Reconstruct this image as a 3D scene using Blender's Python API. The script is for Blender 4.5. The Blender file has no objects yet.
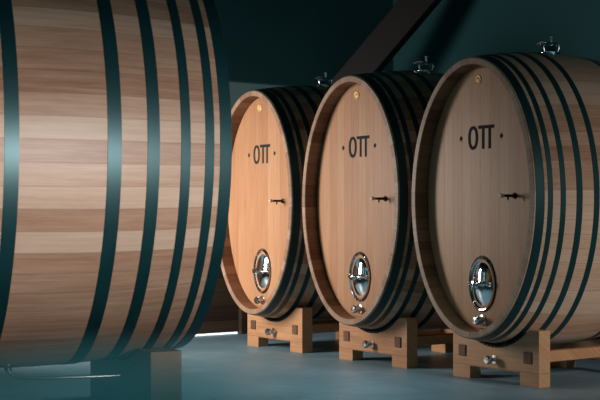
import bpy, math, random
from mathutils import Vector, Matrix
random.seed(4)
S = bpy.context.scene
COL = S.collection
PI = math.pi
sin, cos = math.sin, math.cos

# ------------------------------------------------------------------ mesh helper
class MB:
    """collects geometry, builds ONE mesh object"""
    def __init__(s):
        s.v = []; s.f = []; s.mi = []; s.uv = []; s.sm = []
    def add(s, vs, fs, mi=0, smooth=False, uvs=None):
        o = len(s.v); s.v += [tuple(p) for p in vs]
        for k, f in enumerate(fs):
            s.f.append([i + o for i in f]); s.mi.append(mi); s.sm.append(smooth)
            s.uv.append(uvs[k] if uvs else [(0, 0)] * len(f))
    def box(s, x0, x1, y0, y1, z0, z1, mi=0, bev=0.0):
        if bev <= 0:
            vs = [(x, y, z) for x in (x0, x1) for y in (y0, y1) for z in (z0, z1)]
            s.add(vs, [(0,1,3,2),(4,6,7,5),(0,4,5,1),(2,3,7,6),(0,2,6,4),(1,5,7,3)], mi)
            return
        # chamfered box: 24 vertices
        c = [(x0,x1),(y0,y1),(z0,z1)]
        vs = []; idx = {}
        for sx in (0,1):
            for sy in (0,1):
                for sz in (0,1):
                    p = [c[0][sx], c[1][sy], c[2][sz]]
                    d = [bev*(1-2*sx), bev*(1-2*sy), bev*(1-2*sz)]
                    for ax in range(3):
                        q = [p[i] + (0 if i == ax else d[i]) for i in range(3)]
                        idx[(sx,sy,sz,ax)] = len(vs); vs.append(q)
        F = []
        for ax in range(3):
            b, d = (ax+1) % 3, (ax+2) % 3
            for side in (0,1):
                loop = []
                for (i, j) in ((0,0),(1,0),(1,1),(0,1)):
                    k = [0,0,0]; k[ax] = side; k[b] = i; k[d] = j
                    loop.append(idx[(k[0],k[1],k[2],ax)])
                F.append(loop if side else loop[::-1])
        for ax in range(3):           # edges parallel to ax
            b, d = (ax+1) % 3, (ax+2) % 3
            for i in (0,1):
                for j in (0,1):
                    k0 = [0,0,0]; k0[b] = i; k0[d] = j; k1 = list(k0); k1[ax] = 1
                    F.append([idx[(*k0,b)], idx[(*k0,d)], idx[(*k1,d)], idx[(*k1,b)]])
        for sx in (0,1):
            for sy in (0,1):
                for sz in (0,1):
                    F.append([idx[(sx,sy,sz,a)] for a in range(3)])
        s.add(vs, F, mi)
    def tube(s, pts, r, n=16, mi=0, caps=True):
        """r: number or list, pts: centre line"""
        pts = [Vector(p) for p in pts]
        R = r if isinstance(r, (list, tuple)) else [r]*len(pts)
        vs = []; fs = []
        ref = None
        for i, p in enumerate(pts):
            a = pts[max(i-1,0)]; b = pts[min(i+1,len(pts)-1)]
            t = (b-a)
            if t.length < 1e-9: t = Vector((0,0,1))
            t.normalize()
            if ref is None:
                ref = t.orthogonal().normalized()
            u = (ref - t*ref.dot(t)).normalized(); w = t.cross(u); ref = u
            for k in range(n):
                q = 2*PI*k/n
                vs.append(p + (u*cos(q) + w*sin(q))*R[i])
        for i in range(len(pts)-1):
            for k in range(n):
                k2 = (k+1) % n
                fs.append((i*n+k, i*n+k2, (i+1)*n+k2, (i+1)*n+k))
        s.add(vs, fs, mi, True)
        if caps:
            o = (len(pts)-1)*n
            s.add(vs[:n], [tuple(range(n))[::-1]], mi)
            s.add(vs[o:o+n], [tuple(range(n))], mi)
    def lathe(s, prof, origin, axis, n=32, mi=0, sx=1.0, sz=1.0):
        """prof: list of (radius, height along axis). axis 'y-' or 'z'. sx/sz scale ellipse"""
        ox, oy, oz = origin
        vs = []; fs = []
        for (r, h) in prof:
            for k in range(n):
                q = 2*PI*k/n
                if axis == 'z': vs.append((ox + r*cos(q)*sx, oy + r*sin(q)*sz, oz + h))
                elif axis == 'y-': vs.append((ox + r*cos(q)*sx, oy - h, oz + r*sin(q)*sz))
        for i in range(len(prof)-1):
            for k in range(n):
                k2 = (k+1) % n
                fs.append((i*n+k, i*n+k2, (i+1)*n+k2, (i+1)*n+k))
        s.add(vs, fs, mi, True)
    def build(s, name, mats, parent=None, loc=None, bevel=0, fix=True):
        me = bpy.data.meshes.new(name)
        me.from_pydata(s.v, [], s.f)
        if not isinstance(mats, (list, tuple)): mats = [mats]
        for m in mats: me.materials.append(m)
        ul = me.uv_layers.new(name='UVMap')
        li = 0
        for pi, p in enumerate(me.polygons):
            p.material_index = s.mi[pi]; p.use_smooth = s.sm[pi]
            for j in range(len(s.f[pi])):
                ul.data[p.loop_start + j].uv = s.uv[pi][j]
        me.validate(); me.update()
        if fix:
            import bmesh
            bm = bmesh.new(); bm.from_mesh(me)
            bmesh.ops.remove_doubles(bm, verts=bm.verts, dist=1e-5)
            bmesh.ops.recalc_face_normals(bm, faces=bm.faces)
            for e in bm.edges:
                if len(e.link_faces) == 2 and e.calc_face_angle(0) > .6: e.smooth = False
            bm.to_mesh(me); bm.free()
        o = bpy.data.objects.new(name, me); COL.objects.link(o)
        if parent: o.parent = parent
        if loc: o.location = loc
        if bevel:
            md = o.modifiers.new('bevel', 'BEVEL'); md.width = bevel; md.segments = 2; md.limit_method = 'ANGLE'
            md.angle_limit = math.radians(40)
        return o

def tag(o, label=None, cat=None, group=None, kind=None):
    if label: o['label'] = label
    if cat: o['category'] = cat
    if group: o['group'] = group
    if kind: o['kind'] = kind
    return o
def empty(name, loc, rz=0):
    o = bpy.data.objects.new(name, None); COL.objects.link(o)
    o.location = loc; o.rotation_euler = (0, 0, rz); o.empty_display_size = .2
    return o
def copy_tree(o, parent=None):
    c = o.copy(); COL.objects.link(c)
    if parent: c.parent = parent
    for ch in list(o.children): copy_tree(ch, c)
    return c

# ------------------------------------------------------------------ materials
def newmat(name):
    m = bpy.data.materials.new(name); m.use_nodes = True
    nt = m.node_tree; b = nt.nodes['Principled BSDF']
    return m, nt, b
def N(nt, t, **kw):
    n = nt.nodes.new(t)
    for k, v in kw.items(): setattr(n, k, v)
    return n
def math_(nt, op, a, b=None, clamp=False):
    n = N(nt, 'ShaderNodeMath', operation=op, use_clamp=clamp)
    for i, x in enumerate((a, b)):
        if x is None: continue
        if isinstance(x, (int, float)): n.inputs[i].default_value = x
        else: nt.links.new(x, n.inputs[i])
    return n.outputs[0]
def ramp(nt, fac, stops):
    n = N(nt, 'ShaderNodeValToRGB'); e = n.color_ramp.elements
    e[0].position, e[0].color = stops[0][0], (*stops[0][1], 1)
    e[1].position, e[1].color = stops[-1][0], (*stops[-1][1], 1)
    for p, c in stops[1:-1]:
        x = e.new(p); x.color = (*c, 1)
    nt.links.new(fac, n.inputs[0]); return n.outputs[0]
def mix(nt, typ, fac, a, b):
    n = N(nt, 'ShaderNodeMixRGB', blend_type=typ)
    for i, x in zip((0, 1, 2), (fac, a, b)):
        if isinstance(x, (int, float)): n.inputs[i].default_value = x
        elif isinstance(x, tuple): n.inputs[i].default_value = (*x, 1)
        else: nt.links.new(x, n.inputs[i])
    return n.outputs[0]
def simple(name, col, rough=.5, metal=0.0, spec=.5):
    m, nt, b = newmat(name)
    b.inputs['Base Color'].default_value = (*col, 1); b.inputs['Roughness'].default_value = rough
    b.inputs['Metallic'].default_value = metal; b.inputs['Specular IOR Level'].default_value = spec
    return m

def oak(name, mode, width, dark, mid, light, rough=.42, seam=.55, grain=1.0, var=.30):
    """mode 'uv': staves from UV (u across in metres, v along in metres)
       mode 'x' : vertical boards from object coords; mode 'beam': along-x timber"""
    m, nt, b = newmat(name)
    if mode == 'uv':
        tc = N(nt, 'ShaderNodeUVMap', uv_map='UVMap').outputs[0]
        sp = N(nt, 'ShaderNodeSeparateXYZ'); nt.links.new(tc, sp.inputs[0])
        across, along = sp.outputs[0], sp.outputs[1]; depth = None
    else:
        tc = N(nt, 'ShaderNodeTexCoord').outputs['Object']
        sp = N(nt, 'ShaderNodeSeparateXYZ'); nt.links.new(tc, sp.inputs[0])
        if mode == 'x': across, along, depth = sp.outputs[0], sp.outputs[2], sp.outputs[1]
        elif mode == 'wall': across, along, depth = sp.outputs[2], sp.outputs[0], sp.outputs[1]
        else: across, along, depth = sp.outputs[2], sp.outputs[0], sp.outputs[1]
    oi = N(nt, 'ShaderNodeObjectInfo')
    rnd = math_(nt, 'MULTIPLY', oi.outputs['Random'], 37.0)
    q = math_(nt, 'DIVIDE', across, width)
    idx = math_(nt, 'FLOOR', q)
    fr = math_(nt, 'FRACT', q)
    wn = N(nt, 'ShaderNodeTexWhiteNoise', noise_dimensions='2D')
    cb = N(nt, 'ShaderNodeCombineXYZ'); nt.links.new(idx, cb.inputs[0]); nt.links.new(rnd, cb.inputs[1])
    nt.links.new(cb.outputs[0], wn.inputs['Vector'])
    # grain coordinates: tight across, long along, offset per board
    gx = math_(nt, 'MULTIPLY', across, 55.0)
    gy = math_(nt, 'MULTIPLY', along, 2.2)
    gz = math_(nt, 'ADD', math_(nt, 'MULTIPLY', wn.outputs['Value'], 40.0), rnd)
    if depth is not None: gx = math_(nt, 'ADD', gx, math_(nt, 'MULTIPLY', depth, 40.0))
    cg = N(nt, 'ShaderNodeCombineXYZ')
    nt.links.new(gx, cg.inputs[0]); nt.links.new(gy, cg.inputs[1]); nt.links.new(gz, cg.inputs[2])
    no = N(nt, 'ShaderNodeTexNoise'); no.inputs['Scale'].default_value = 1.0; no.inputs['Detail'].default_value = 5
    no.inputs['Roughness'].default_value = .62; no.inputs['Distortion'].default_value = .35
    nt.links.new(cg.outputs[0], no.inputs['Vector'])
    # fine pores
    cg2 = N(nt, 'ShaderNodeVectorMath', operation='MULTIPLY'); nt.links.new(cg.outputs[0], cg2.inputs[0])
    cg2.inputs[1].default_value = (4.5, 6.0, 1)
    n2 = N(nt, 'ShaderNodeTexNoise'); n2.inputs['Scale'].default_value = 1.0; n2.inputs['Detail'].default_value = 2
    nt.links.new(cg2.outputs[0], n2.inputs['Vector'])
    # broad blotches
    cg3 = N(nt, 'ShaderNodeVectorMath', operation='MULTIPLY'); nt.links.new(cg.outputs[0], cg3.inputs[0])
    cg3.inputs[1].default_value = (.11, .55, 1)
    n3 = N(nt, 'ShaderNodeTexNoise'); n3.inputs['Scale'].default_value = 1.0; n3.inputs['Detail'].default_value = 2
    nt.links.new(cg3.outputs[0], n3.inputs['Vector'])
    g = math_(nt, 'ADD', math_(nt, 'MULTIPLY', no.outputs[0], .55*grain), math_(nt, 'MULTIPLY', n2.outputs[0], .18*grain))
    g = math_(nt, 'ADD', g, math_(nt, 'MULTIPLY', n3.outputs[0], .30))
    g = math_(nt, 'ADD', g, math_(nt, 'MULTIPLY', math_(nt, 'SUBTRACT', wn.outputs['Value'], .5), var))
    g = math_(nt, 'SUBTRACT', g, (.55+.18)*grain*.5 + .15 - .5)
    col = ramp(nt, g, [(.22, dark), (.5, mid), (.80, light)])
    # seams
    e = math_(nt, 'ABSOLUTE', math_(nt, 'SUBTRACT', fr, .5))
    sm = math_(nt, 'GREATER_THAN', e, .5 - .0022/width)
    col = mix(nt, 'MULTIPLY', math_(nt, 'MULTIPLY', sm, seam), col, (.25, .17, .12))
    nt.links.new(col, b.inputs['Base Color'])
    b.inputs['Roughness'].default_value = rough
    b.inputs['Specular IOR Level'].default_value = .4
    bp = N(nt, 'ShaderNodeBump'); bp.inputs['Strength'].default_value = .25; bp.inputs['Distance'].default_value = .003
    h = math_(nt, 'SUBTRACT', math_(nt, 'MULTIPLY', no.outputs[0], .5), math_(nt, 'MULTIPLY', sm, 1.2))
    nt.links.new(h, bp.inputs['Height']); nt.links.new(bp.outputs[0], b.inputs['Normal'])
    return m

M = {}
M['stave'] = oak('oak staves', 'uv', .118, (.29,.14,.083), (.48,.295,.20), (.62,.45,.34), rough=.40, seam=.4, var=.44)
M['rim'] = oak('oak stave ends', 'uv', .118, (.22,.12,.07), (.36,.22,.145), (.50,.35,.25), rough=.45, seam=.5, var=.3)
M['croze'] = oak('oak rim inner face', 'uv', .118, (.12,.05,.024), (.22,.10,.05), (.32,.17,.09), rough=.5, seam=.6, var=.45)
M['head'] = oak('oak head boards', 'x', .105, (.34,.15,.072), (.48,.245,.128), (.59,.35,.205), rough=.42, seam=.22, grain=.9, var=.18)
M['beam'] = oak('oak cradle timber', 'beam', .45, (.30,.13,.06), (.52,.27,.135), (.66,.41,.24), rough=.5, seam=0, var=.15)
M['tenon'] = oak('dark tenon end', 'x', .5, (.07,.035,.02), (.14,.07,.04), (.22,.12,.07), rough=.6, seam=0, var=.1)
M['wainscot'] = oak('dark wood wall boards', 'wall', .16, (.035,.022,.016), (.07,.042,.028), (.11,.07,.045), rough=.6, seam=.9, var=.4)
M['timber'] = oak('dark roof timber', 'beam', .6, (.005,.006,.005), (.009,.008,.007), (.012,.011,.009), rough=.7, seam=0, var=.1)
M['chrome'] = simple('polished steel', (.80,.82,.82), .07, 1.0)
M['steel'] = simple('brushed steel', (.62,.65,.66), .22, 1.0)
M['darksteel'] = simple('dark metal', (.05,.045,.04), .35, 1.0)
M['brass'] = simple('brass medallion', (.80,.50,.22), .5, .25)
M['print'] = simple('dark teal branding', (.028,.034,.034), .7, 0, .1)
M['rubber'] = simple('black rubber', (.008,.010,.011), .7)
M['grip'] = simple('pale tap end', (.75,.58,.45), .35)
def hoopmat():
    m, nt, b = newmat('teal painted hoop steel')
    tc = N(nt, 'ShaderNodeTexCoord')
    no = N(nt, 'ShaderNodeTexNoise'); no.inputs['Scale'].default_value = 6; no.inputs['Detail'].default_value = 4
    nt.links.new(tc.outputs['Object'], no.inputs['Vector'])
    nt.links.new(ramp(nt, no.outputs[0], [(.3,(.004,.027,.031)),(.7,(.006,.037,.042))]), b.inputs['Base Color'])
    b.inputs['Roughness'].default_value = .36
    b.inputs['Specular IOR Level'].default_value = .6
    b.inputs['Specular Tint'].default_value = (.6,.95,1,1)
    return m
M['hoop'] = hoopmat()
def plaster(name, c0, c1, rough=.85, sc=1.2):
    m, nt, b = newmat(name)
    tc = N(nt, 'ShaderNodeTexCoord')
    no = N(nt, 'ShaderNodeTexNoise'); no.inputs['Scale'].default_value = sc; no.inputs['Detail'].default_value = 6
    nt.links.new(tc.outputs['Object'], no.inputs['Vector'])
    nt.links.new(ramp(nt, no.outputs[0], [(.3,c0),(.7,c1)]), b.inputs['Base Color'])
    b.inputs['Roughness'].default_value = rough
    return m
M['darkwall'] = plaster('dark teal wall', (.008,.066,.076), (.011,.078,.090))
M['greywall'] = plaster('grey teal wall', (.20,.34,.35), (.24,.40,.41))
def floormat():
    m, nt, b = newmat('polished concrete')
    tc = N(nt, 'ShaderNodeTexCoord').outputs['Object']
    no = N(nt, 'ShaderNodeTexNoise'); no.inputs['Scale'].default_value = 1.3; no.inputs['Detail'].default_value = 8
    no.inputs['Roughness'].default_value = .65; no.inputs['Distortion'].default_value = .8
    nt.links.new(tc, no.inputs['Vector'])
    col = ramp(nt, no.outputs[0], [(.3,(.16,.27,.33)),(.55,(.22,.35,.43)),(.75,(.33,.48,.56))])
    sp = N(nt, 'ShaderNodeSeparateXYZ'); nt.links.new(tc, sp.inputs[0])
    # saw-cut joints across the local axes (floor object is turned with the casks)
    def joint(o, off, w):
        q = math_(nt, 'DIVIDE', math_(nt, 'ADD', o, off), w)
        e = math_(nt, 'ABSOLUTE', math_(nt, 'SUBTRACT', math_(nt, 'FRACT', q), .5))
        return math_(nt, 'GREATER_THAN', e, .5 - .004/w)
    j = math_(nt, 'MAXIMUM', joint(sp.outputs[0], JX, 4.0), joint(sp.outputs[1], FLOOR_JOINT, 3.6))
    col = mix(nt, 'MIX', math_(nt, 'MULTIPLY', j, .55), col, (.04,.055,.06))
    nt.links.new(col, b.inputs['Base Color'])
    n2 = N(nt, 'ShaderNodeTexNoise'); n2.inputs['Scale'].default_value = 5; n2.inputs['Detail'].default_value = 5
    nt.links.new(tc, n2.inputs['Vector'])
    rr = N(nt, 'ShaderNodeMapRange'); rr.inputs[3].default_value = .34; rr.inputs[4].default_value = .58
    nt.links.new(n2.outputs[0], rr.inputs[0]); nt.links.new(rr.outputs[0], b.inputs['Roughness'])
    bp = N(nt, 'ShaderNodeBump'); bp.inputs['Strength'].default_value = .12; bp.inputs['Distance'].default_value = .01
    nt.links.new(no.outputs[0], bp.inputs['Height']); nt.links.new(bp.outputs[0], b.inputs['Normal'])
    return m
FLOOR_JOINT = 0.0; JX = 0.0

# ------------------------------------------------------------------ geometry frame
TH = .624
nV = Vector((cos(TH), sin(TH), 0)); uV = Vector((-sin(TH), cos(TH), 0))
RZ = TH - PI/2
HC = 1.28                      # camera height
K = .1; HL = .9; A_MID = .754; B_MID = 1.197

# ------------------------------------------------------------------ cask
def arc_params(a, b, n):
    m = 4000; pts = []; acc = [0.0]
    px, pz = a*sin(0), -b*cos(0)
    for i in range(1, m+1):
        q = 2*PI*i/m; x, z = a*sin(q), -b*cos(q)
        acc.append(acc[-1] + math.hypot(x-px, z-pz)); px, pz = x, z
    tot = acc[-1]; out = []; j = 0
    for k in range(n):
        t = tot*k/n
        while acc[j+1] < t: j += 1
        f = (t-acc[j])/(acc[j+1]-acc[j])
        out.append(2*PI*(j+f)/m)
    return out, tot

def make_cask(A, B, hl, hoops, K=K, NS=54, full=True, bung=True):
    """local frame: front head faces -Y, origin on the ground line under the belly (z=0 = lowest point)"""
    SEG = NS*4
    T, tot = arc_params(A, B, SEG)
    U = [NS*.118*k/SEG for k in range(SEG+1)]
    root = empty('oak_cask', (0,0,0))
    R = lambda y: 1 - K*y*y
    zc = B
    def ring(y, off=0.0, f=None):
        r = R(y) if f is None else f
        return [((A*r+off)*sin(t), y, zc - (B*r+off)*cos(t)) for t in T]
    def skin(mb, rings, vvals, mi, smooth=True):
        vs = [p for r in rings for p in r]; fs = []; uv = []
        for i in range(len(rings)-1):
            for k in range(SEG):
                k2 = (k+1) % SEG
                fs.append((i*SEG+k, i*SEG+k2, (i+1)*SEG+k2, (i+1)*SEG+k))
                uv.append([(U[k],vvals[i]),(U[k+1],vvals[i]),(U[k+1],vvals[i+1]),(U[k],vvals[i+1])])
        mb.add(vs, fs, mi, smooth, uv)
    mb = MB()
    ys = [-hl + 2*hl*i/36 for i in range(37)]
    skin(mb, [ring(y) for y in ys], ys, 0)
    RT, REC = .052, .12
    for sgn in (-1, 1):
        y0 = sgn*hl; f = R(hl)
        # rounded front face of the rim then inner wall down to the croze
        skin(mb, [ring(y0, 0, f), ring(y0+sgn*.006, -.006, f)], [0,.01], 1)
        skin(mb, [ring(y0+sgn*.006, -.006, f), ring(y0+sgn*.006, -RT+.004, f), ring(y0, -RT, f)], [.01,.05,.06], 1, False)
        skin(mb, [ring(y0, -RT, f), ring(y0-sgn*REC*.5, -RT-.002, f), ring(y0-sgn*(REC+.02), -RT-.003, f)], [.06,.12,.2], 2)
    mb.build('stave_body', [M['stave'], M['rim'], M['croze']], root)
    # heads
    for sgn in (-1, 1):
        hb = MB(); f = R(hl); yh = sgn*(hl-REC)
        r0 = ring(yh, -RT-.001, f); c = (0, yh, zc)
        # small chamfer groove then slightly dished board field
        r1 = ring(yh, -RT-.012, f); r2 = ring(yh+sgn*.012, -RT-.022, f)
        vs = r0+r1+r2
        fs = [(i*SEG+k, i*SEG+(k+1)%SEG, (i+1)*SEG+(k+1)%SEG, (i+1)*SEG+k) for i in (0,1) for k in range(SEG)]
        fs.append(tuple(range(2*SEG, 3*SEG)))
        hb.add([(x, y+ (-sgn*.012), z) for x,y,z in vs], fs, 0)
        h = hb.build('head', M['head'], root)
        if sgn == -1: head = h
    YF = -(hl-REC)            # front surface of the head
    # hoops
    for (y0, y1) in hoops:
        hb = MB(); n = max(2, int((y1-y0)/.02)); yy = [y0+(y1-y0)*i/n for i in range(n+1)]
        th = .004
        rings = [ring(yy[0], -.002)] + [ring(y, th) for y in yy] + [ring(yy[-1], -.002)]
        vs = [p for r in rings for p in r]; fs = []
        for i in range(len(rings)-1):
            for k in range(SEG):
                k2 = (k+1) % SEG; fs.append((i*SEG+k, i*SEG+k2, (i+1)*SEG+k2, (i+1)*SEG+k))
        hb.add(vs, fs, 0, True)
        hb.build('hoop', M['hoop'], root)
    # ---- manhole door: oval polished steel
    dz = zc - .676; dx = .02; rx, rz = .143, .212
    mbd = MB()
    prof = [(1.0,-.004),(1.0,.012),(.98,.017),(.94,.016),(.91,.004),(.87,-.006),(.83,-.004),(.72,.008),(.58,.019),(.42,.027),(.22,.033),(.0001,.035)]
    mbd.lathe(prof, (dx, YF, dz), 'y-', 64, 0, rx, rz)
    door = mbd.build('manhole_door', M['chrome'], root)
    fr = MB(); fr.lathe([(1.0,-.002),(1.02,.007),(1.045,.007),(1.055,-.002)], (dx, YF, dz), 'y-', 64, 0, rx, rz)
    fr.build('rubber_seal', M['rubber'], door)
    cb = MB()
    cb.tube([(dx-rx*.88,YF-.030,dz),(dx-rx*.5,YF-.052,dz),(dx,YF-.060,dz),(dx+rx*.5,YF-.052,dz),(dx+rx*.88,YF-.030,dz)], [.011,.012,.016,.012,.011], 12)
    for sx in (-1,1): cb.box(dx+sx*rx*.84-.012, dx+sx*rx*.84+.012, YF-.040, YF-.006, dz-.018, dz+.018, 0, .004)
    cb.build('crossbar', M['steel'], door)
    kb = MB()
    kb.lathe([(.014,.03),(.016,.06),(.026,.066),(.031,.078),(.031,.096),(.024,.106),(.0001,.109)], (dx, YF, dz), 'y-', 24)
    kb.build('knob', M['chrome'], door)
    # ---- drain plug below the door
    dp = MB()
    dp.lathe([(.043,-.002),(.043,.008),(.030,.012),(.026,.03),(.028,.050),(.035,.055),(.036,.075),(.028,.084),(.0001,.087)], (dx, YF, zc-.962), 'y-', 28)
    dp.build('drain_plug', M['steel'], root)
    # ---- branding: O TT with a diamond on either side
    oz = zc + .479
    th = .0025
    lb = None
    def slab(poly, hole=None):
        n = len(poly)
        a = [(x, YF-.0002, z) for x,z in poly]; b = [(x, YF-th, z) for x,z in poly]
        if hole is None:
            lb.add(a+b, [tuple(range(n,2*n))] + [(i,(i+1)%n,n+(i+1)%n,n+i) for i in range(n)])
        else:
            c = [(x, YF-th, z) for x,z in hole]; d = [(x, YF-.0002, z) for x,z in hole]
            lb.add(b+c, [(i,(i+1)%n,n+(i+1)%n,n+i) for i in range(n)])
            lb.add(a+b, [(i,(i+1)%n,n+(i+1)%n,n+i) for i in range(n)])
            lb.add(c+d, [(i,(i+1)%n,n+(i+1)%n,n+i) for i in range(n)])
    def sup(cx, cz, a, b, e=2.3, n=48):
        o = []
        for i in range(n):
            q = 2*PI*i/n; c_, s_ = cos(q), sin(q)
            o.append((cx + a*math.copysign(abs(c_)**(2/e), c_), cz + b*math.copysign(abs(s_)**(2/e), s_)))
        return o
    lb = MB(); slab(sup(-.086, oz, .056, .094), sup(-.086, oz, .029, .067)); lb.build('branded_letter', M['print'], head)
    lb = MB()
    slab([(-.024,oz+.067),(.059,oz+.067),(.059,oz+.094),(-.030,oz+.094)])
    slab([(.014,oz-.092),(.041,oz-.092),(.041,oz+.067),(.014,oz+.067)])
    lb.build('branded_letter', M['print'], head)
    lb = MB()
    slab([(.0592,oz+.067),(.149,oz+.067),(.149,oz+.094),(.0592,oz+.094)])
    slab([(.086,oz-.092),(.113,oz-.092),(.113,oz+.067),(.086,oz+.067)])
    lb.build('branded_letter', M['print'], head)
    for sx in (-.225, .228):
        lb = MB(); slab([(sx-.019,oz),(sx,oz-.023),(sx+.019,oz),(sx,oz+.023)]); lb.build('branded_diamond', M['print'], head)
    # ---- medallion
    md = MB(); mx, mz = -.03, zc+.937
    md.lathe([(.037,-.001),(.037,.004),(.034,.006),(.031,.004),(.022,.0035),(.020,.005),(.0001,.006)], (mx, YF, mz), 'y-', 32)
    md.build('medallion', M['brass'], head)
    if full:
        # ---- sampling tap
        tp = MB(); tx, tz = .372, zc+.012
        tp.lathe([(.024,-.002),(.024,.006),(.013,.010),(.011,.06),(.013,.07),(.011,.075),(.010,.13)], (tx, YF, tz), 'y-', 20)
        tp.tube([(tx,YF-.075,tz+.004),(tx,YF-.075,tz-.034)], [.009,.006], 12)
        tap = tp.build('sampling_tap', M['darksteel'], root)
        ge = MB(); ge.lathe([(.008,.125),(.015,.128),(.017,.14),(.016,.156),(.010,.163),(.0001,.164)], (tx, YF, tz), 'y-', 20)
        ge.build('tap_end', M['grip'], tap)
        hd = MB(); hd.tube([(tx-.028,YF-.088,tz),(tx+.028,YF-.088,tz)], .007, 10); hd.build('tap_lever', M['darksteel'], tap)
    if bung:
        # ---- top fitting in the bung hole
        zt = zc + B
        bb = MB()
        bb.lathe([(.085,-.012),(.088,.008),(.080,.014),(.066,.016),(.062,.022),(.060,.062),(.070,.067),(.075,.075),(.070,.083),(.045,.090),(.0001,.092)], (0,0,zt), 'z', 36)
        bu = bb.build('bung_valve', M['chrome'], root)
        v = MB()
        v.tube([(.02,0,zt+.09),(.02,0,zt+.125)], .012, 12)
        v.tube([(.02,0,zt+.120),(.02,0,zt+.126),(.02,0,zt+.142),(.02,0,zt+.148)], [.010,.017,.017,.008], 16)
        v.build('valve_knob', M['steel'], bu)
        lv = MB()
        lv.tube([(.03,-.02,zt+.09),(-.05,-.03,zt+.105),(-.11,-.035,zt+.092)], [.006,.006,.009], 10)
        lv.build('clamp_lever', M['steel'], bu)
        for q in range(3):
            cl = MB(); an = 2*PI*q/3+.6
            cl.tube([(cos(an)*.066,sin(an)*.066,zt+.012),(cos(an)*.078,sin(an)*.078,zt+.05),(cos(an)*.072,sin(an)*.072,zt+.082)], .006, 8)
            cl.build('clamp', M['steel'], bu)
    return root

# ------------------------------------------------------------------ cradle
def make_cradle(zbelly, A, B, hw, ztop, yb, th, rear=True, cut=.10, legw=.20, tz=.22, K=K):
    """local frame as the cask; z=0 is the floor. zbelly: height of the cask's lowest point"""
    root = empty('wooden_cradle', (0,0,0))
    for sgn in (-1, 1):
        y0, y1 = (yb[0], yb[1]) if sgn == -1 else (-yb[1], -yb[0])
        ym = min(abs(y0), abs(y1)); r = 1 - K*ym*ym; a, b = A*r+.006, B*r+.006
        zc = zbelly + B
        # outline in xz: feet, cut-out, saddle
        top = []
        n = 48
        for i in range(n+1):
            x = hw - 2*hw*i/n
            zz = zc - b*math.sqrt(max(0, 1-(x/a)**2)) - .012
            top.append((x, min(ztop, zz)))
        pts = [(-hw,0),(-hw+legw,0),(-hw+legw,cut),(hw-legw,cut),(hw-legw,0),(hw,0)]
        # build as strips: list of x stations with bottom/top
        xs = sorted(set([round(-hw + 2*hw*i/n, 5) for i in range(n+1)] + [round(-hw+legw,5), round(hw-legw,5)]))
        def zt(x): return min(ztop, zc - b*math.sqrt(max(0, 1-(x/a)**2)) - .012)
        mb = MB()
        for i in range(len(xs)-1):
            xa, xb = xs[i], xs[i+1]; xm = (xa+xb)/2
            zb = 0 if (xm < -hw+legw or xm > hw-legw) else cut
            za, zb2 = zt(xa), zt(xb)
            v = [(xa,y0,zb),(xb,y0,zb),(xb,y0,zb2),(xa,y0,za),(xa,y1,zb),(xb,y1,zb),(xb,y1,zb2),(xa,y1,za)]
            f = [(0,1,2,3),(5,4,7,6),(3,2,6,7),(4,5,1,0)]
            if i == 0: f.append((0,3,7,4))
            if i == len(xs)-2: f.append((1,5,6,2))
            mb.add(v, f)
        for x in (-hw+legw, hw-legw):
            mb.add([(x,y0,0),(x,y1,0),(x,y1,cut),(x,y0,cut)], [(0,1,2,3)])
        beam = mb.build('cross_beam', M['beam'], root)
        # thin dark joint where the feet are glued on
        j = MB()
        j.box(-hw-.001, hw+.001, y0-.0012, y1+.0012, cut+.004, cut+.0065)
        j.build('glue_joint', M['tenon'], beam)
        # ridged rubber pad between timber and cask
        pad = MB(); m = 18
        xw = a*math.sqrt(max(0, 1-((zc-ztop)/b)**2))*.98
        pa, pb = (y0-.014, y1) if sgn == -1 else (y0, y1+.014)
        for i in range(m):
            x0 = -xw + 2*xw*i/m; x1 = x0 + 2*xw/m*.6
            za = zc - b*math.sqrt(max(0,1-(x0/a)**2)); zb_ = zc - b*math.sqrt(max(0,1-(x1/a)**2))
            v = [(x0,pa,za-.013),(x1,pa,zb_-.013),(x1,pa,zb_+.002),(x0,pa,za+.002),
                 (x0,pb,za-.013),(x1,pb,zb_-.013),(x1,pb,zb_+.002),(x0,pb,za+.002)]
            pad.add(v, [(0,1,2,3),(5,4,7,6),(3,2,6,7),(4,5,1,0),(0,3,7,4),(1,5,6,2)])
        pad.build('rubber_pad', M['rubber'], root)
        # through tenons + wedges
        for x in (-.365, .365):
            t = MB(); yo = y0-.012 if sgn == -1 else y1
            t.box(x-.040, x+.040, yo, yo+.012, tz-.045, tz+.045, 0, .003)
            tn = t.build('tenon_end', M['tenon'], beam)
            w = MB(); yw = yo-.004 if sgn == -1 else yo+.012
            w.box(x-.008, x+.008, yw, yw+.004, tz-.040, tz+.040)
        # centre bolt with round nut
        if sgn == -1:
            bo = MB()
            bo.lathe([(.034,-.001),(.034,.006),(.018,.008),(.016,.045),(.030,.048),(.034,.058),(.034,.082),(.026,.092),(.0001,.094)], (0,y0,.176), 'y-', 28)
            bo.tube([(.0,y0-.03,.176),(.05,y0-.03,.182)], [.010,.013], 12)
            bo.build('drain_bolt', M['steel'], beam)
    for x in (-.365, .365):
        rb = MB(); rb.box(x-.036, x+.036, yb[1]-.001, -yb[1]+.001, tz-.043, tz+.043, 0, .004)
        rb.build('side_rail', M['beam'], root)
    return root

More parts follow.
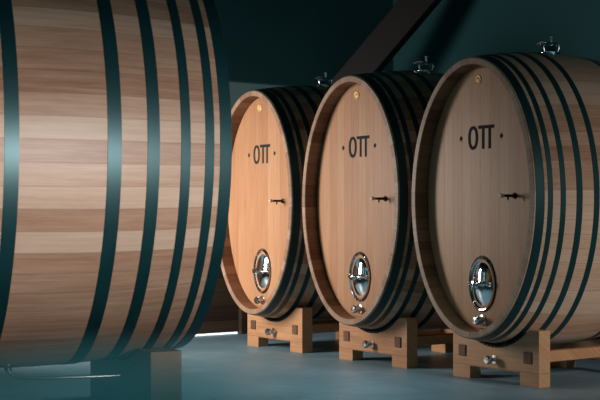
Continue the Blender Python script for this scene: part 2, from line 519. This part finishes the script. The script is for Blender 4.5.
# ------------------------------------------------------------------ place the three branded casks
HB = [(.010,.089),(.123,.169),(.245,.294),(.404,.464),(.586,.643)]
hoopsB = [(-.9+a, -.9+b) for a,b in HB] + [(.9-b, .9-a) for a,b in HB[::-1]]
c3 = Vector((1.329, 9.791, 0)); SP = 1.546
zb = HC + .178 - B_MID
caskP = make_cask(A_MID, B_MID, HL, hoopsB)
cradP = make_cradle(zb, A_MID, B_MID, .48, .434, (-.631,-.509), .12)
clab = ['closest of the three branded oval oak casks, shaded tan head, banded side showing at right',
        'middle branded oval oak cask with evenly lit pale head, between two similar casks',
        'farthest branded oval oak cask, brightly lit orange head beside the unmarked foreground cask']
slab_ = ['closest oak cradle, under the shaded right cask, with its long side rail in view',
         'oak cradle under the middle branded cask, between two similar cradles',
         'farthest oak cradle, brightly lit, under the cask nearest the far wall']
for k in range(3):
    base = c3 + uV*SP*k + nV*HL
    c = caskP if k == 0 else copy_tree(caskP)
    c.location = (base.x, base.y, zb); c.rotation_euler = (0,0,RZ)
    tag(c, clab[k], 'cask', 'branded oak casks in a row')
    s = cradP if k == 0 else copy_tree(cradP)
    s.location = (base.x, base.y, 0); s.rotation_euler = (0,0,RZ)
    tag(s, slab_[k], 'cradle', 'oak cradles under the casks')

# ------------------------------------------------------------------ big foreground cask
FY = .446; AF, BF = 1.008, 1.25; KF = .06; FZ = .410
fn_ = Vector((cos(FY), sin(FY), 0))
hs = [(-.953,-.888),(-.85,-.80),(-.71,-.655),(-.51,-.44),(-.276,-.203),(.251,.326),(.468,.536),(.658,.712),(.80,.852),(.888,.9575)]
hl = .956
hoopsF = [(-b, -a) for a,b in hs][::-1]
fc = make_cask(AF, BF, hl, hoopsF, K=KF, NS=60, full=False)
fc.location = (-1.644, 7.2, HC+FZ-BF); fc.rotation_euler = (0,0,FY-PI/2+PI)
tag(fc, 'huge unmarked oak cask filling the left foreground, seen from its banded side', 'cask')
fs = make_cradle(HC+FZ-BF, AF, BF, .60, .55, (-.80,-.62), .18, legw=.24, tz=.14, K=KF)
fs.location = (-1.644, 7.2, 0); fs.rotation_euler = (0,0,FY-PI/2+PI)
tag(fs, 'cradle under the foreground cask, its squared beam end showing at the lower left', 'cradle')

# drain pipe under it
def px(x, y, Y): return Vector(((x-300)/1250*Y, Y, HC - (y-220.65)/1250*Y))
bpy.context.view_layer.update()
inv = fc.matrix_world.inverted()
P = [px(8,350,6.95), px(8,370,6.95), px(11,374.5,6.95), px(17,378,6.95), px(40,378.5,6.98), px(80,377,7.05), px(120,375.5,7.15)]
pm = MB(); pm.tube([inv @ p for p in P], .0085, 12); dpipe = pm.build('drain_pipe', M['steel'], fc)
q = px(8,366,6.95)
vm = MB()
vm.tube([inv @ (q+Vector((0,0,k))) for k in (.03,.022,-.022,-.03)], [.012,.021,.021,.012], 14)
vm.tube([inv @ (q+Vector(k)) for k in ((0,-.015,0),(0,-.045,0),(.05,-.05,.004))], [.008,.006,.007], 10)
vm.build('valve', M['steel'], dpipe)

# ------------------------------------------------------------------ the room
def slab(name, p0, dirv, length, nrm, thick, z0, z1, mat, **kw):
    """box wall: local x along dirv, local y along outward normal"""
    mb = MB(); mb.box(0, length, 0, thick, z0, z1)
    o = mb.build(name, mat); o.location = (p0.x, p0.y, 0)
    ang = math.atan2(dirv.y, dirv.x); o.rotation_euler = (0,0,ang)
    tag(o, kind='structure'); return o
Wp = Vector((-.94, 14.0, 0))              # on the far wall
BK = c3 + nV*3.1                          # on the back wall
# corner of the two walls
tcorner = (BK - Wp).dot(nV)
corner = Wp + nV*tcorner
CEIL = 4.8
fl0 = corner - nV*4 - uV*8
JX = -((Vector((-.328, 9.53, 0)) - fl0).dot(nV)) + 40
FLOOR_JOINT = -0.10; BLUR_HAZE = 4.2
mb = MB(); mb.box(-14, 6, -12, 10, -.1, 0)
fl = mb.build('floor', floormat()); fl.rotation_euler = (0,0,TH); fl.location = (corner.x - nV.x*4 - uV.x*8, corner.y - nV.y*4 - uV.y*8, 0)
tag(fl, kind='structure')
W0 = corner - nV*11
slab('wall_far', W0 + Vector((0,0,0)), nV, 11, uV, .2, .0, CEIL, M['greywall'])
pp = Wp + nV*0
m_ = (239.5-300)/1250; pp = Wp + nV*((m_*Wp.y - Wp.x)/(nV.x - m_*nV.y))
wn = slab('wall_far_wainscot', W0 - uV*.03, nV, (pp-W0).length, uV, 0.03, .024, 1.5, M['wainscot']); wn.name = 'trim_1'
g = corner - nV*1.0
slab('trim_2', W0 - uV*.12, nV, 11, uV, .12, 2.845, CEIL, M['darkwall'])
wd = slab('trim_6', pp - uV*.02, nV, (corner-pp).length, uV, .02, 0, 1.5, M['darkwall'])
# door-like post at the end of the boards
def on_wall(xp):   # parameter along far wall for pixel column xp
    m = (xp-300)/1250
    t = (m*Wp.y - Wp.x)/(nV.x - m*nV.y); return Wp + nV*t
pp = on_wall(239.5)
slab('trim_3', pp - nV*.03 - uV*.09, nV, .06, uV, .06, 0, 1.6, M['wainscot'])
# daylight gap at the foot of the boards
em, nt, b = newmat('daylight'); b.inputs['Emission Color'].default_value = (.85,.95,1,1); b.inputs['Emission Strength'].default_value = 1.6
b.inputs['Base Color'].default_value = (.8,.8,.8,1)
s0 = on_wall(150); L = (pp - nV*.03 - s0).length
slab('window_1', s0 - uV*.005, nV, L, uV, .005, .002, .022, em)
# back wall
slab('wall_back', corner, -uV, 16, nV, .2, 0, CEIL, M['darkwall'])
mb = MB(); mb.box(-14, 6, -12, 10, CEIL, CEIL+.1)
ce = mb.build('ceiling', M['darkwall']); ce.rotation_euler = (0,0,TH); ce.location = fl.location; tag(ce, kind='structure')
# diagonal roof timber
a_, b_ = px(341, 94, 14.2), px(488, -80, 13.6)
d = (b_-a_); Ln = d.length
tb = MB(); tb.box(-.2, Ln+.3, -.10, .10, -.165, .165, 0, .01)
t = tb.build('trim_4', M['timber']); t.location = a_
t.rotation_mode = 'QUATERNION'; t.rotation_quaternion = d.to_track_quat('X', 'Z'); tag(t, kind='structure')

# unseen wall across the aisle, with glowing windows added for the door reflections
FR = c3 - nV*6.5
slab('wall_front', FR + uV*9 - nV*.2, -uV, 13, nV, .2, 0, CEIL, M['greywall'])
gl, nt, b = newmat('window daylight'); b.inputs['Base Color'].default_value = (.3,.4,.42,1)
b.inputs['Emission Color'].default_value = (.55,.90,.95,1); b.inputs['Emission Strength'].default_value = .32
for q in range(3):
    wp = FR + uV*(1.2 + q*2.3)
    slab('window_%d' % (q+2), wp + nV*.0, -uV, 1.5, nV, .02, 1.0, 3.2, gl)
    for zz in (.94, 2.1, 3.2): slab('window_bar', wp + nV*.02, -uV, 1.5, nV, .04, zz, zz+.06, M['timber']).name = 'trim_5'
    for dd in (0, .72, 1.44): slab('window_bar', wp - uV*dd + nV*.02, -uV, .06, nV, .04, .94, 3.26, M['timber']).name = 'trim_5'

# ------------------------------------------------------------------ added low teal volume for out-of-focus blur before the big cask
hz = bpy.data.materials.new('low teal haze'); hz.use_nodes = True; nt = hz.node_tree
for n_ in list(nt.nodes):
    if n_.type == 'BSDF_PRINCIPLED': nt.nodes.remove(n_)
out = [n_ for n_ in nt.nodes if n_.type == 'OUTPUT_MATERIAL'][0]
pv = N(nt, 'ShaderNodeVolumePrincipled'); pv.inputs['Color'].default_value = (.11,.42,.46,1)
pv.inputs['Anisotropy'].default_value = 0.0; pv.inputs['Absorption Color'].default_value = (.2,.45,.5,1)
tc = N(nt, 'ShaderNodeTexCoord')
gr = N(nt, 'ShaderNodeTexGradient', gradient_type='SPHERICAL'); nt.links.new(tc.outputs['Object'], gr.inputs['Vector'])
nt.links.new(math_(nt, 'MULTIPLY', gr.outputs['Fac'], BLUR_HAZE), pv.inputs['Density'])
nt.links.new(pv.outputs[0], out.inputs['Volume'])
hm = MB(); hm.lathe([(.001,-1)] + [(cos(a*PI/24), sin(a*PI/24)) for a in range(-11,12)] + [(.001,1)], (0,0,0), 'z', 32)
ho = hm.build('haze', hz); ho.location = (-.72, 4.7, .42); ho.scale = (1.2, .9, .46)
tag(ho, 'low soft teal haze drifting over the floor in front of the huge foreground cask', 'haze', kind='stuff')

# ------------------------------------------------------------------ light
def area(name, loc, target, sx, sy, power, col, spread=180):
    l = bpy.data.lights.new(name, 'AREA'); l.shape = 'RECTANGLE'; l.size = sx; l.size_y = sy
    l.energy = power; l.color = col; l.spread = math.radians(spread)
    o = bpy.data.objects.new(name, l); COL.objects.link(o); o.location = loc
    o.rotation_euler = (Vector(target)-Vector(loc)).to_track_quat('-Z', 'Y').to_euler(); return o
area('window_light_left', (-3.3, 11.0, 1.7), (-.6, 12.4, 1.0), 1.0, 1.6, 72, (1.0,.90,.82), 110)
area('window_light_front', (3.8, .2, 1.42), (-1.5, 6.9, 1.42), 4.6, .3, 17, (1.0,.95,.92), 18)
area('window_light_right', (7.2, 4.2, 2.7), (2.7, 9.7, .8), 2.0, .4, 11, (1.0,.90,.82), 32)  # added fill for the banded side of the closest branded cask
area('skylight_aisle', (-.4, 9.2, 4.7), (-.4, 9.2, 0), 1.4, 1.4, 12.5, (.66,.97,1.0), 50)  # added teal fill on the aisle floor, no roof opening here
area('skylight_front', (-.75, 4.7, 4.7), (-.75, 4.7, 0), 1.2, 1.2, 3.0, (.50,.93,1.0), 40)  # added overhead teal fill that brightens the low blur volume
w = bpy.data.worlds.new('World'); S.world = w; w.use_nodes = True
w.node_tree.nodes['Background'].inputs[0].default_value = (.12,.46,.54,1)
w.node_tree.nodes['Background'].inputs[1].default_value = .7

# ------------------------------------------------------------------ camera
cam = bpy.data.cameras.new('camera'); co = bpy.data.objects.new('camera', cam); COL.objects.link(co)
co.location = (0,0,HC); co.rotation_euler = (PI/2, 0, 0)
cam.sensor_width = 36; cam.lens = 75; cam.shift_y = 20.65/600
cam.dof.use_dof = True; cam.dof.focus_distance = 9.6; cam.dof.aperture_fstop = 4.0
cam.clip_end = 60
S.camera = co
S.view_settings.view_transform = 'Standard'
S.view_settings.look = 'None'
S.cycles.use_denoising = True
